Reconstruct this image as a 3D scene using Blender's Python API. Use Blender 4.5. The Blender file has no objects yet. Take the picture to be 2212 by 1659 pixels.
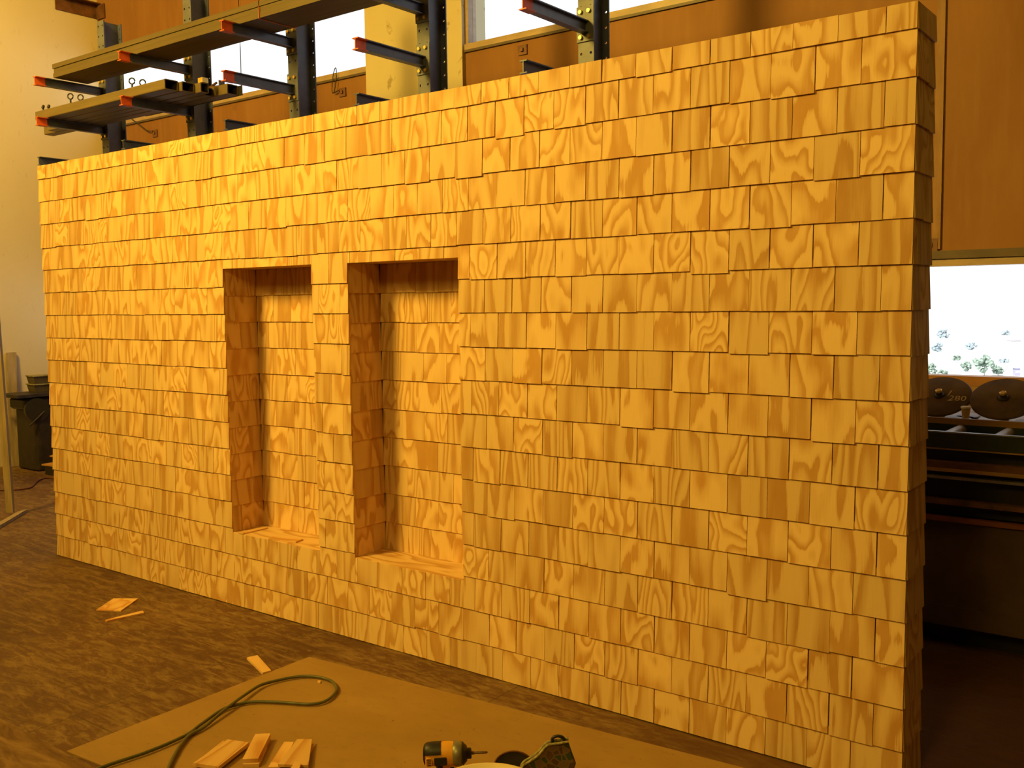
import bpy, math, random
from mathutils import Vector, Matrix
R = random.Random(7)
scn = bpy.context.scene
COL = scn.collection

# ------------------------------------------------------------------ camera
CAM = Vector((5.9886, -3.0875, 1.5637))
RIGHT = Vector((0.79706117, 0.60375709, -0.01307195))
UP = Vector((-0.03994821, 0.07431218, 0.99643456))
FWD = Vector((-0.60257583, 0.7936971, -0.08335037))
cd = bpy.data.cameras.new('camera'); cam = bpy.data.objects.new('camera', cd)
COL.objects.link(cam)
cd.sensor_fit = 'HORIZONTAL'; cd.sensor_width = 36.0; cd.lens = 2103.1 / 2212 * 36.0
cd.clip_start = 0.05; cd.clip_end = 6000
m = Matrix.Identity(4)
for i in range(3):
    m[i][0] = RIGHT[i]; m[i][1] = UP[i]; m[i][2] = -FWD[i]; m[i][3] = CAM[i]
cam.matrix_world = m
scn.camera = cam
scn.view_settings.view_transform = 'Standard'
scn.view_settings.look = 'None'
scn.view_settings.gamma = 1.0
scn.view_settings.exposure = -0.2
scn.view_settings.use_curve_mapping = False


# ------------------------------------------------------------------ mesh builder
class MB:
    def __init__(s):
        s.v = []; s.f = []; s.uv = []; s.rnd = []; s.mi = []; s.sm = []

    def face(s, pts, uvs=None, rnd=0.0, mi=0, smooth=False):
        n = len(s.v); s.v += [tuple(p) for p in pts]
        s.f.append(tuple(range(n, n + len(pts))))
        s.uv += uvs if uvs else [(0, 0)] * len(pts)
        s.rnd.append(rnd); s.mi.append(mi); s.sm.append(smooth)

    def mesh(s, vs, fs, mi=0, smooth=False, rnd=0.0, uvf=None):
        n = len(s.v); s.v += [tuple(p) for p in vs]
        for f in fs:
            s.f.append(tuple(i + n for i in f))
            for i in f:
                s.uv.append(uvf(vs[i]) if uvf else (0, 0))
            s.rnd.append(rnd); s.mi.append(mi); s.sm.append(smooth)

    def hexa(s, c, mi=0, rnd=0.0, uvf=None):
        # c: bottom 4 counter-clockwise, then top 4
        s.mesh(c, [(3, 2, 1, 0), (4, 5, 6, 7), (0, 1, 5, 4), (1, 2, 6, 5), (2, 3, 7, 6), (3, 0, 4, 7)], mi, False, rnd, uvf)

    def box(s, x0, x1, y0, y1, z0, z1, mi=0, rnd=0.0, uvf=None):
        s.hexa([(x0, y0, z0), (x1, y0, z0), (x1, y1, z0), (x0, y1, z0), (x0, y0, z1), (x1, y0, z1), (x1, y1, z1), (x0, y1, z1)], mi, rnd, uvf)

    def obox(s, c, ax, ay, az, mi=0, rnd=0.0):
        c = Vector(c); ax = Vector(ax); ay = Vector(ay); az = Vector(az)
        P = lambda a, b, d: c + ax * a + ay * b + az * d
        s.hexa([P(-1, -1, -1), P(1, -1, -1), P(1, 1, -1), P(-1, 1, -1), P(-1, -1, 1), P(1, -1, 1), P(1, 1, 1), P(-1, 1, 1)], mi, rnd)

    def rbox(s, c, ax, ay, az, r, mi=0, seg=3):
        """box rounded along its az axis edges (a rounded prism), softened ends"""
        c = Vector(c); ax = Vector(ax); ay = Vector(ay); az = Vector(az)
        la, lb, lz = ax.length, ay.length, az.length
        ua, ub, uz = ax / la, ay / lb, az / lz
        r = min(r, la * .98, lb * .98)
        def ring(inset, h):
            o = []
            for sx, sy, a0 in ((1, 1, 0), (-1, 1, 90), (-1, -1, 180), (1, -1, 270)):
                for k in range(seg + 1):
                    a = math.radians(a0 + 90 * k / seg)
                    o.append(c + ua * (sx * (la - r) + (r - inset) * math.cos(a)) + ub * (sy * (lb - r) + (r - inset) * math.sin(a)) + uz * h)
            return o
        e = min(r, lz) * .4
        rings = [ring(e, -lz), ring(0, -lz + e), ring(0, lz - e), ring(e, lz)]
        s.loft(rings, mi, caps=True, smooth=False)

    def loft(s, rings, mi=0, caps=True, smooth=True, closed=True):
        n = len(rings[0]); vs = [p for r in rings for p in r]; fs = []
        for i in range(len(rings) - 1):
            for j in range(n if closed else n - 1):
                k = (j + 1) % n
                fs.append((i * n + j, i * n + k, (i + 1) * n + k, (i + 1) * n + j))
        s.mesh(vs, fs, mi, smooth)
        if caps:
            s.mesh(list(rings[0]), [tuple(reversed(range(n)))], mi)
            s.mesh(list(rings[-1]), [tuple(range(n))], mi)

    def lathe(s, base, axis, prof, n=20, mi=0, caps=True, smooth=True):
        base = Vector(base); w = Vector(axis).normalized()
        u = w.orthogonal().normalized(); v = w.cross(u)
        rings = [[base + w * h + (u * math.cos(2 * math.pi * k / n) + v * math.sin(2 * math.pi * k / n)) * r for k in range(n)] for r, h in prof]
        s.loft(rings, mi, caps, smooth)

    def cyl(s, a, b, r, n=12, mi=0, r2=None):
        a = Vector(a); b = Vector(b)
        s.lathe(a, b - a, [(r, 0), (r if r2 is None else r2, (b - a).length)], n, mi)

    def tube(s, pts, r, n=8, mi=0, closed=False):
        P = [Vector(p) for p in pts]; N = len(P); rings = []; up = Vector((0, 0, 1))
        for i in range(N):
            if closed: t = P[(i + 1) % N] - P[i - 1]
            else: t = P[min(i + 1, N - 1)] - P[max(i - 1, 0)]
            t.normalize()
            u = t.cross(up)
            if u.length < 1e-3: u = t.cross(Vector((1, 0, 0)))
            u.normalize(); v = u.cross(t)
            rings.append([P[i] + (u * math.cos(2 * math.pi * k / n) + v * math.sin(2 * math.pi * k / n)) * r for k in range(n)])
        if closed: rings.append(rings[0])
        s.loft(rings, mi, not closed, True)

    def prism(s, poly, o, u, v, w, mi=0):
        """poly of 2d points on plane o,u,v, pushed along vector w"""
        o = Vector(o); u = Vector(u); v = Vector(v); w = Vector(w)
        a = [o + u * p[0] + v * p[1] for p in poly]
        s.loft([a, [p + w for p in a]], mi, True, False)

    def build(s, name, mats, parent=None, origin=(0, 0, 0), **props):
        me = bpy.data.meshes.new(name)
        o = Vector(origin)
        me.from_pydata([tuple(Vector(p) - o) for p in s.v], [], s.f)
        if not isinstance(mats, (list, tuple)): mats = [mats]
        for mt in mats: me.materials.append(mt)
        ul = me.uv_layers.new(name='UVMap')
        for i, q in enumerate(s.uv): ul.data[i].uv = q
        at = me.attributes.new('rnd', 'FLOAT', 'FACE')
        for i, q in enumerate(s.rnd): at.data[i].value = q
        for i, p in enumerate(me.polygons):
            p.material_index = s.mi[i]; p.use_smooth = s.sm[i]
        me.update()
        ob = bpy.data.objects.new(name, me); COL.objects.link(ob)
        if parent is not None: ob.parent = parent
        else: ob.location = o
        for k, q in props.items(): ob[k] = q
        return ob


def thing(name, loc, label, cat, group=None, kind=None):
    o = bpy.data.objects.new(name, None); COL.objects.link(o)
    o.location = loc; o.empty_display_size = .1
    o['label'] = label; o['category'] = cat
    if group: o['group'] = group
    if kind: o['kind'] = kind
    return o


def struct(mb, name, mat, label=None):
    o = mb.build(name, mat); o['kind'] = 'structure'
    if label: o['label'] = label
    return o


# ------------------------------------------------------------------ materials
class NT:
    def __init__(s, name):
        s.m = bpy.data.materials.new(name); s.m.use_nodes = True
        s.t = s.m.node_tree; s.t.nodes.clear()
        s.out = s.n('ShaderNodeOutputMaterial'); s.b = s.n('ShaderNodeBsdfPrincipled')
        s.l(s.b.outputs[0], s.out.inputs[0])

    def n(s, t, **k):
        x = s.t.nodes.new(t)
        for a, b in k.items(): setattr(x, a, b)
        return x

    def l(s, a, b): s.t.links.new(a, b)

    def val(s, sock, v):
        if hasattr(v, 'links'): s.l(v, sock)
        else: sock.default_value = v

    def math(s, op, a, b=0.0, c=None):
        x = s.n('ShaderNodeMath', operation=op); s.val(x.inputs[0], a); s.val(x.inputs[1], b)
        if c is not None: s.val(x.inputs[2], c)
        return x.outputs[0]

    def ramp(s, f, stops):
        x = s.n('ShaderNodeValToRGB'); e = x.color_ramp.elements
        while len(e) < len(stops): e.new(.5)
        for i, (p, c) in enumerate(stops):
            e[i].position = p; e[i].color = (c, c, c, 1) if isinstance(c, (int, float)) else (*c, 1)
        s.val(x.inputs[0], f); return x.outputs[0]

    def mix(s, f, a, b, bt='MIX'):
        x = s.n('ShaderNodeMix', data_type='RGBA', blend_type=bt)
        s.val(x.inputs[0], f)
        s.val(x.inputs[6], a if hasattr(a, 'links') else (*a, 1)); s.val(x.inputs[7], b if hasattr(b, 'links') else (*b, 1))
        return x.outputs[2]

    def noise(s, vec, scale=1.0, detail=2.0, rough=.5, dist=0.0, col=False):
        x = s.n('ShaderNodeTexNoise'); x.inputs['Scale'].default_value = scale
        x.inputs['Detail'].default_value = detail; x.inputs['Roughness'].default_value = rough
        x.inputs['Distortion'].default_value = dist
        if vec is not None: s.l(vec, x.inputs['Vector'])
        return x.outputs['Color' if col else 'Fac']

    def coord(s, kind='Object', scale=(1, 1, 1), rot=(0, 0, 0)):
        c = s.n('ShaderNodeTexCoord'); mp = s.n('ShaderNodeMapping')
        mp.inputs['Scale'].default_value = scale; mp.inputs['Rotation'].default_value = rot
        s.l(c.outputs[kind], mp.inputs[0]); return mp.outputs[0]

    def base(s, c, rough=.6, metal=0.0, spec=.4):
        s.val(s.b.inputs['Base Color'], c if hasattr(c, 'links') else (*c, 1))
        s.val(s.b.inputs['Roughness'], rough); s.b.inputs['Metallic'].default_value = metal
        s.b.inputs['Specular IOR Level'].default_value = spec
        return s.m

    def bump(s, h, strength=.2, dist=.01):
        x = s.n('ShaderNodeBump'); x.inputs['Strength'].default_value = strength; x.inputs['Distance'].default_value = dist
        s.l(h, x.inputs['Height']); s.l(x.outputs[0], s.b.inputs['Normal'])


def ply_mat(name, light=(.74, .50, .23), dark=(.50, .255, .066), uv=True, sc=1.0):
    t = NT(name)
    if uv:
        uvn = t.n('ShaderNodeUVMap'); uvn.uv_map = 'UVMap'
        vec = uvn.outputs[0]
    else:
        vec = t.coord('Object')
    sp = t.n('ShaderNodeSeparateXYZ'); t.l(vec, sp.inputs[0])
    at = t.n('ShaderNodeAttribute', attribute_name='rnd')
    rnd = at.outputs['Fac']
    X, Y = sp.outputs[0], sp.outputs[1]
    if not uv: rnd = .35
    def comb(x, y, z):
        c = t.n('ShaderNodeCombineXYZ'); t.val(c.inputs[0], x); t.val(c.inputs[1], y); t.val(c.inputs[2], z); return c.outputs[0]
    zoff = t.math('MULTIPLY', rnd, 37.0)
    r2 = t.math('FRACT', t.math('MULTIPLY', rnd, 7.31))
    r3 = t.math('FRACT', t.math('MULTIPLY', rnd, 13.77))
    ystr = t.math('MULTIPLY_ADD', t.math('POWER', r3, 1.6), 4.2, .6)              # how much the figure wanders along the grain
    n1 = t.noise(comb(t.math('MULTIPLY', X, 8.5 * sc), t.math('MULTIPLY', Y, ystr), zoff), 1.0, 1.6, .45)
    st = t.noise(comb(t.math('MULTIPLY', X, 150.0 * sc), t.math('MULTIPLY', Y, 9.0), zoff), 1.0, 2.0, .6)
    k = t.math('MULTIPLY_ADD', t.math('POWER', r2, 1.5), 9.0, 3.6)
    f = t.math('ADD', t.math('MULTIPLY', n1, k), t.math('MULTIPLY', st, .30))
    w = t.math('FRACT', f)
    band = t.ramp(w, [(.0, .35), (.07, .04), (.30, 0.0), (.58, .42), (.80, .95), (.955, 1.0), (1.0, .35)])
    fine = t.noise(comb(t.math('MULTIPLY', X, 320.0 * sc), t.math('MULTIPLY', Y, 14.0), zoff), 1.0, 1.0, .5)
    blot = t.noise(comb(t.math('MULTIPLY', X, 14.0), t.math('MULTIPLY', Y, 5.0), zoff), 1.0, 2.0, .6)
    amt = t.math('MULTIPLY', band, t.math('MULTIPLY_ADD', blot, .75, .56))
    c = t.mix(amt, light, dark)
    c = t.mix(t.math('MULTIPLY', fine, .16), c, dark)
    tone = t.math('MULTIPLY_ADD', r3, .20, .88)
    tn = t.n('ShaderNodeCombineXYZ')
    for i in range(3): t.l(tone, tn.inputs[i])
    c = t.mix(1.0, c, tn.outputs[0], 'MULTIPLY')
    t.base(c, .62, 0, .25)
    t.bump(w, .06, .002)
    return t.m


M = {}
M['ply'] = ply_mat('pine_plywood')
M['ply_bright'] = ply_mat('fresh_plywood', (.74, .47, .19), (.56, .27, .07))


def plain(name, c, rough=.6, metal=0.0, spec=.4, var=.12, sc=6.0, stretch=(1, 1, 1), bump=0.0, dark=None):
    t = NT(name)
    n = t.noise(t.coord('Object', stretch), sc, 4.0, .6)
    d = dark if dark else tuple(x * (1 - var * 2.2) for x in c)
    l = tuple(min(1, x * (1 + var)) for x in c)
    col = t.mix(t.ramp(n, [(.3, 0.0), (.7, 1.0)]), d, l)
    t.base(col, rough, metal, spec)
    if bump: t.bump(n, bump, .005)
    return t.m


# floor: dark worn boards smeared with sawdust
t = NT('workshop_floor')
oc = t.coord('Object')
big = t.noise(oc, .9, 3.0, .55, .4)
sm = t.noise(t.coord('Object', (1.4, 4.0, 1), (0, 0, .5)), 6.5, 8.0, .74, .9)
fine = t.noise(t.coord('Object', (1, 3.0, 1), (0, 0, -.35)), 22.0, 4.0, .7, .5)
c = t.mix(t.ramp(big, [(.35, 0.0), (.65, 1.0)]), (.074, .029, .012), (.118, .050, .018))
sweep = t.noise(t.coord('Object', (1, 5, 1), (0, 0, .62)), 2.6, 8.0, .72, 1.4)
dust = t.math('MULTIPLY', t.ramp(sm, [(.46, 0.0), (.66, 1.0)]), t.ramp(big, [(.33, .25), (.62, 1.0)]))
pos = t.n('ShaderNodeSeparateXYZ'); t.l(oc, pos.inputs[0])
rng = t.n('ShaderNodeMapRange', interpolation_type='SMOOTHSTEP'); t.l(pos.outputs[0], rng.inputs[0])
rng.inputs[1].default_value = 5.3; rng.inputs[2].default_value = 3.6; rng.inputs[3].default_value = .08; rng.inputs[4].default_value = 1.0
dust = t.math('MULTIPLY', dust, rng.outputs[0])
c = t.mix(t.math('MULTIPLY', dust, .72), c, (.31, .21, .08))
c = t.mix(t.math('MULTIPLY', t.ramp(sweep, [(.5, 0.0), (.62, 1.0)]), t.math('MULTIPLY', rng.outputs[0], .45)), c, (.30, .185, .07))
c = t.mix(t.math('MULTIPLY', t.ramp(fine, [(.60, 0.0), (.74, 1.0)]), t.math('MULTIPLY', rng.outputs[0], .5)), c, (.40, .26, .11))
br = t.n('ShaderNodeTexBrick'); t.l(t.coord('Object', (1, 1, 1), (0, 0, 1.5708)), br.inputs['Vector'])
br.inputs['Scale'].default_value = 1.0; br.inputs['Mortar Size'].default_value = .0035
br.inputs['Brick Width'].default_value = 2.44; br.inputs['Row Height'].default_value = 1.22
br.inputs['Color1'].default_value = (0, 0, 0, 1); br.inputs['Color2'].default_value = (0, 0, 0, 1); br.inputs['Mortar'].default_value = (1, 1, 1, 1)
c = t.mix(t.math('MULTIPLY', br.outputs['Color'], .55), c, (.05, .025, .012))
t.base(c, t.ramp(sm, [(.3, .45), (.7, .8)]), 0, .35); t.bump(fine, .12, .004)
M['floor'] = t.m

# hardboard sheets on the floor
t = NT('hardboard')
n1 = t.noise(t.coord('Object', (1, 1.6, 1), (0, 0, .4)), 2.2, 5.0, .6)
n2 = t.noise(t.coord('Object', (1, 2.2, 1), (0, 0, .8)), 14.0, 5.0, .65)
c = t.mix(t.ramp(n1, [(.3, 0.0), (.7, 1.0)]), (.285, .165, .045), (.36, .215, .065))
c = t.mix(t.math('MULTIPLY', t.ramp(n2, [(.55, 0.0), (.72, 1.0)]), .35), c, (.22, .11, .035))
sp = t.noise(t.coord('Object'), 55.0, 2.0, .5)
c = t.mix(t.ramp(sp, [(.735, 0.0), (.76, .7)]), c, (.08, .04, .02))
t.base(c, .55, 0, .35); M['hardboard'] = t.m
t = NT('dusty_hardboard')
n1 = t.noise(t.coord('Object', (1, 4, 1), (0, 0, .6)), 3.5, 6.0, .68, .5)
c = t.mix(t.ramp(n1, [(.4, 0.0), (.66, 1.0)]), (.125, .06, .022), (.30, .175, .065))
t.base(c, .7, 0, .3); M['dusty'] = t.m

# cream wall
t = NT('cream_paint')
n1 = t.noise(t.coord('Object'), .8, 4.0, .6); n2 = t.noise(t.coord('Object', (1, 3, 1)), 9.0, 4.0, .6, 1.2)
c = t.mix(n1, (.62, .51, .33), (.72, .61, .42))
c = t.mix(t.math('MULTIPLY', t.ramp(n2, [(.64, 0.0), (.72, 1.0)]), .22), c, (.25, .17, .09))
t.base(c, .55, 0, .3); M['cream'] = t.m
# brown painted panels
t = NT('brown_panel_paint')
n1 = t.noise(t.coord('Object', (1, 1, .35)), 1.6, 5.0, .6); n2 = t.noise(t.coord('Object', (6, 6, .6)), 2.5, 4.0, .6)
n3 = t.noise(t.coord('Object'), 4.5, 5.0, .65)
c = t.mix(t.ramp(n1, [(.3, 0.0), (.7, 1.0)]), (.215, .094, .030), (.29, .138, .046))
c = t.mix(t.math('MULTIPLY', t.ramp(n2, [(.5, 0.0), (.7, 1.0)]), .18), c, (.36, .20, .085))
c = t.mix(t.math('MULTIPLY', t.ramp(n3, [(.66, 0.0), (.74, 1.0)]), .4), c, (.14, .06, .02))
t.base(c, .62, 0, .15); M['panel'] = t.m
# concrete pillar
t = NT('painted_concrete')
n1 = t.noise(t.coord('Object'), 2.0, 5.0, .6); n2 = t.noise(t.coord('Object'), 9.0, 4.0, .6)
c = t.mix(n1, (.48, .40, .24), (.60, .51, .33))
c = t.mix(t.math('MULTIPLY', t.ramp(n2, [(.64, 0.0), (.70, 1.0)]), .55), c, (.20, .13, .06))
t.base(c, .75, 0, .3); t.bump(n2, .15, .006); M['concrete'] = t.m

M['ceiling'] = plain('ceiling_paint', (.42, .36, .28), .8)
M['farwall'] = plain('back_room_paint', (.40, .32, .22), .8)
M['trim'] = plain('window_frame_paint', (.38, .265, .17), .45, 0, .4, .10, 5, (1, 1, 4))
M['frame_dark'] = plain('window_gasket', (.10, .065, .04), .5)
M['sill_wood'] = plain('sill_stain', (.36, .16, .05), .5, 0, .4, .1, 5)
M['navy'] = plain('navy_steel_paint', (.085, .095, .16), .38, .0, .5, .18, 7)
M['greysteel'] = plain('worn_grey_steel_paint', (.135, .14, .185), .5, .0, .4, .14, 9)
M['orange'] = plain('orange_paint', (.75, .14, .035), .5, 0, .4, .08, 20)
M['brass'] = plain('zinc_yellow_bolt', (.78, .55, .16), .35, .8, .5, .08, 30)
M['plank'] = plain('aged_plank', (.135, .096, .044), .6, 0, .3, .10, 4, (.35, 8, 8))
M['tube'] = plain('tan_steel_tube', (.18, .128, .057), .5, 0, .35, .10, 4, (.5, 6, 6))
M['tube_end'] = plain('tube_inside', (.06, .04, .025), .8)
M['darkiron'] = plain('dark_iron', (.040, .030, .025), .5, .3, .5, .2, 12)
M['blackplastic'] = plain('black_plastic', (.022, .018, .017), .45, 0, .4, .1, 20)
M['greenenamel'] = plain('dark_green_enamel', (.030, .040, .024), .35, 0, .5, .15, 8)
M['rail_wood'] = plain('rail_wood', (.40, .22, .07), .5, 0, .35, .15, 6, (.6, 5, 5))
M['rust'] = plain('rust_brown_steel', (.17, .07, .03), .6, .1, .4, .25, 10)
M['rust_bright'] = plain('red_brown_paint', (.22, .065, .03), .5, 0, .4, .15, 10)
M['steel'] = plain('bare_steel', (.42, .40, .40), .3, .85, .5, .12, 14)
M['roller'] = plain('roller_steel', (.42, .36, .33), .38, .6, .5, .12, 20)
M['cabinet'] = plain('machine_cabinet', (.11, .065, .04), .5, 0, .4, .15, 4)
M['discgrey'] = plain('abrasive_disc', (.115, .072, .045), .65, .0, .35, .22, 9)
M['paper'] = plain('paper', (.62, .58, .60), .8, 0, .2, .06, 9)
M['cup'] = plain('tan_paper_cup', (.55, .40, .18), .7, 0, .2, .05, 9)
M['white'] = plain('white_plastic', (.88, .87, .88), .5, 0, .4, .03, 9)
M['chalk'] = plain('chalk', (.55, .43, .30), .9, 0, .1, .05, 40)
M['hose'] = plain('green_hose_rubber', (.105, .10, .034), .42, 0, .45, .12, 30)
M['yellow'] = plain('yellow_tool_plastic', (.80, .38, .035), .4, 0, .45, .06, 14)
M['gear'] = plain('cast_gear_case', (.26, .24, .16), .42, .5, .5, .18, 22)
M['bit'] = plain('drill_steel', (.22, .15, .10), .35, .8, .5, .1, 40)
M['creamcap'] = plain('cream_shell', (.82, .66, .40), .5, 0, .35, .05, 7)
M['webbing'] = plain('tan_webbing', (.36, .31, .15), .85, 0, .2, .35, 60)
M['padbrown'] = plain('brown_rim', (.16, .06, .025), .6, 0, .3, .15, 30)
M['paddark'] = plain('dark_pad', (.035, .03, .024), .65, 0, .3, .15, 20)
M['sand'] = plain('sandy_lumber', (.42, .31, .17), .7, 0, .25, .14, 5, (6, 6, .5))
M['redcable'] = plain('red_brown_cable', (.13, .035, .018), .5, 0, .4, .1, 30)
M['olivebin'] = plain('olive_bin', (.10, .075, .035), .55, 0, .35, .12, 20)
M['wire'] = plain('dark_wire', (.05, .035, .025), .5, .2, .4, .1, 40)
M['leaf'] = plain('leaf', (.27, .34, .28), .8, 0, .2, .35, 3.0)  # overexposed daylight put into the pale leaf colour
M['leaf_blue'] = plain('far_leaf', (.36, .42, .46), .9, 0, .1, .3, 2.0)  # distance haze put into this bluish copy of the leaf colour
M['bark'] = plain('bark', (.13, .10, .085), .9)
M['land'] = plain('pale_ground', (.75, .76, .74), .9, 0, .1, .06, .02)
M['housewall'] = plain('far_house_wall', (.5, .43, .48), .8)
M['kioskblue'] = plain('violet_wall', (.33, .30, .48), .8)

# camouflage cloth
t = NT('camouflage_cloth')
oc = t.coord('Object')
vo = t.n('ShaderNodeTexVoronoi', feature='DISTANCE_TO_EDGE'); vo.inputs['Scale'].default_value = 42
vc = t.n('ShaderNodeTexVoronoi'); vc.inputs['Scale'].default_value = 42
t.l(oc, vo.inputs['Vector']); t.l(oc, vc.inputs['Vector'])
sp = t.n('ShaderNodeSeparateColor'); t.l(vc.outputs['Color'], sp.inputs[0])
c = t.mix(t.ramp(sp.outputs[0], [(.45, 0.0), (.5, 1.0)]), (.055, .075, .03), (.10, .055, .028))
c = t.mix(t.ramp(sp.outputs[1], [(.68, 0.0), (.72, 1.0)]), c, (.17, .10, .055))
c = t.mix(t.ramp(vo.outputs['Distance'], [(.04, 1.0), (.10, 0.0)]), c, (.19, .12, .055))
t.base(c, .9, 0, .15); M['camo'] = t.m

# window glass: clear sheet with a faint reflection
gm = bpy.data.materials.new('window_glass'); gm.use_nodes = True; g = gm.node_tree; g.nodes.clear()
o = g.nodes.new('ShaderNodeOutputMaterial'); mx = g.nodes.new('ShaderNodeMixShader'); tr = g.nodes.new('ShaderNodeBsdfTransparent')
gl = g.nodes.new('ShaderNodeBsdfGlossy'); gl.inputs['Roughness'].default_value = .02
lw = g.nodes.new('ShaderNodeLayerWeight'); lw.inputs[0].default_value = .5
pw = g.nodes.new('ShaderNodeMath'); pw.operation = 'POWER'; pw.inputs[1].default_value = 5.0
fr = g.nodes.new('ShaderNodeMath'); fr.operation = 'MULTIPLY_ADD'; fr.inputs[1].default_value = .55; fr.inputs[2].default_value = .02
g.links.new(lw.outputs['Facing'], pw.inputs[0]); g.links.new(pw.outputs[0], fr.inputs[0])
tr.inputs[0].default_value = (.97, .985, .98, 1)
g.links.new(fr.outputs[0], mx.inputs[0]); g.links.new(tr.outputs[0], mx.inputs[1]); g.links.new(gl.outputs[0], mx.inputs[2]); g.links.new(mx.outputs[0], o.inputs[0])
M['glass'] = gm

# ------------------------------------------------------------------ room shell
XL, XR, YF, YB, ZC = -3.89, 12.5, -9.0, 2.74, 6.2
WT = .25
b = MB(); b.box(XL - .3, XR + .3, YF - .3, YB + WT, -.2, 0); struct(b, 'floor', M['floor'])
b = MB(); b.box(XL - .3, XR + .3, YF - .3, YB + WT, ZC, ZC + .2); struct(b, 'ceiling', M['ceiling'])
b = MB(); b.box(XL - .25, XL, YF - .25, YB + WT, 0, ZC); struct(b, 'wall_left', M['cream'])
b = MB(); b.box(XR, XR + .25, YF - .25, YB + WT, 0, ZC); struct(b, 'wall_right', M['farwall'])
b = MB(); b.box(XL, XR, YF - .25, YF, 0, ZC); struct(b, 'wall_front', M['farwall'])
# back wall: pillars at .13-1.16 and 6.2-7.2, brown infill panels with a low and a high strip of windows
PX = [(.13, 1.16), (5.45, 6.48)]
bays = [(-3.89, .13), (1.16, 5.45)]
ZL0, ZL1, ZH0, ZH1 = 1.07, 1.82, 3.452, 4.14
b = MB()
for x0, x1 in bays:
    b.box(x0, x1, YB, YB + .12, 0, ZL0)
    b.box(x0, x1, YB, YB + .12, ZL1, ZH0)
    b.box(x0, x1, YB, YB + .12, ZH1, ZC)
b.box(6.48, XR, YB, YB + .12, 0, ZC)
struct(b, 'wall_back', M['panel'])
for i, (x0, x1) in enumerate(PX):
    b = MB(); b.box(x0, x1, YB - .035, YB + WT, 0, ZC); struct(b, 'trim_%d' % (i + 1), M['concrete'])

wi = 0
for x0, x1 in bays:
    for lo, hi in ((ZL0, ZL1), (ZH0, ZH1)):
        wi += 1
        low = lo < 2
        w = bpy.data.objects.new('window_%d' % wi, None); COL.objects.link(w); w.location = (x0, YB, lo); w['kind'] = 'structure'
        O = (x0, YB, lo)
        fr = MB()
        sb, ht = (.053, .085) if low else (.062, .05)
        fr.box(x0, x1, YB - .012, YB + .10, lo + (.018 if not low else 0), lo + sb)           # bottom rail
        if low: fr.box(x0, x1, YB - .012, YB + .10, hi - ht, hi - .045)
        else: fr.box(x0, x1, YB - .012, YB + .10, hi - ht, hi)
        for xx in (x0, x1 - .03): fr.box(xx, xx + .03, YB + .004, YB + .10, lo + sb, hi - ht)
        fr.build('frame', M['sill_wood'] if low else M['trim'], w, O)
        dk = MB()
        if low: dk.box(x0, x1, YB - .03, YB + .10, hi - .045, hi)
        else: dk.box(x0, x1, YB - .016, YB + .08, lo, lo + .018)
        dk.build('gasket', M['frame_dark'], w, O)
        if low:
            hd = MB(); hd.box(x0, x1, YB - .018, YB + .10, hi - ht - .001, hi - .046); hd.build('head_rail', M['trim'], w, O)
        gp = MB(); gp.box(x0 + .03, x1 - .03, YB + .055, YB + .061, lo + sb, hi - ht); gp.build('pane', M['glass'], w, O)

b = MB(); b.box(4.545, 4.588, YB - .015, YB, 1.80 + .03, 3.44); struct(b, 'trim_3', plain('batten_paint', (.30, .165, .075), .6, 0, .2, .12, 5, (4, 4, 1)))
# ledge under the low window strip
b = MB(); b.box(1.16, 5.45, YB - .02, YB, 1.03, 1.069); struct(b, 'trim_4', M['rail_wood'])

# ------------------------------------------------------------------ outside
b = MB()
b.box(-3000, 2500, 40, 4000, -14.3, -14.0); struct(b, 'ground_outside', M['land'])


def outdoor(px, py):
    """where the line of sight through an image point meets the land outside, and metres per pixel there"""
    d = FWD + RIGHT * ((px - 1106) / 2103.1) - UP * ((py - 829.5) / 2103.1)
    k = (-14.0 - CAM.z) / d.z
    return CAM + d * k, k / 2103.1


def blob(mb, c, r, seed, mi=0):
    rr = random.Random(seed)
    n, k = 9, 6
    rings = []
    for i in range(k + 1):
        th = math.pi * i / k
        rings.append([Vector(c) + Vector((math.sin(th) * math.cos(2 * math.pi * j / n), math.sin(th) * math.sin(2 * math.pi * j / n), math.cos(th) * .8)) * r * (.75 + .5 * rr.random()) for j in range(n)])
    mb.loft(rings, mi, False, False)


def tree(px, py, hp, wp, th, label, mat='leaf', seed=1):
    base, k = outdoor(px, py)
    h, cw = hp * k, wp * k; th *= h
    T = thing('tree', base, label, 'tree', 'trees outside the window')
    tr_ = MB(); tr_.cyl(base, base + Vector((0, 0, th + .4 * h)), .018 * h, 7, 0, .010 * h); tr_.build('trunk', M['bark'], T, base)
    cr = MB(); rr = random.Random(seed)
    for i in range(34):
        a = rr.uniform(0, 6.28); q = rr.uniform(0, 1) ** .5; zz = rr.uniform(0, 1)
        wd = math.sin(math.pi * (.12 + .8 * zz)) ** .6
        blob(cr, base + Vector((math.cos(a) * q * cw * .42 * wd, math.sin(a) * q * cw * .42 * wd, th + (h - th) * (.08 + .84 * zz))), cw * rr.uniform(.07, .14), seed * 50 + i)
    cr.build('crown', M[mat], T, base)


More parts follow.
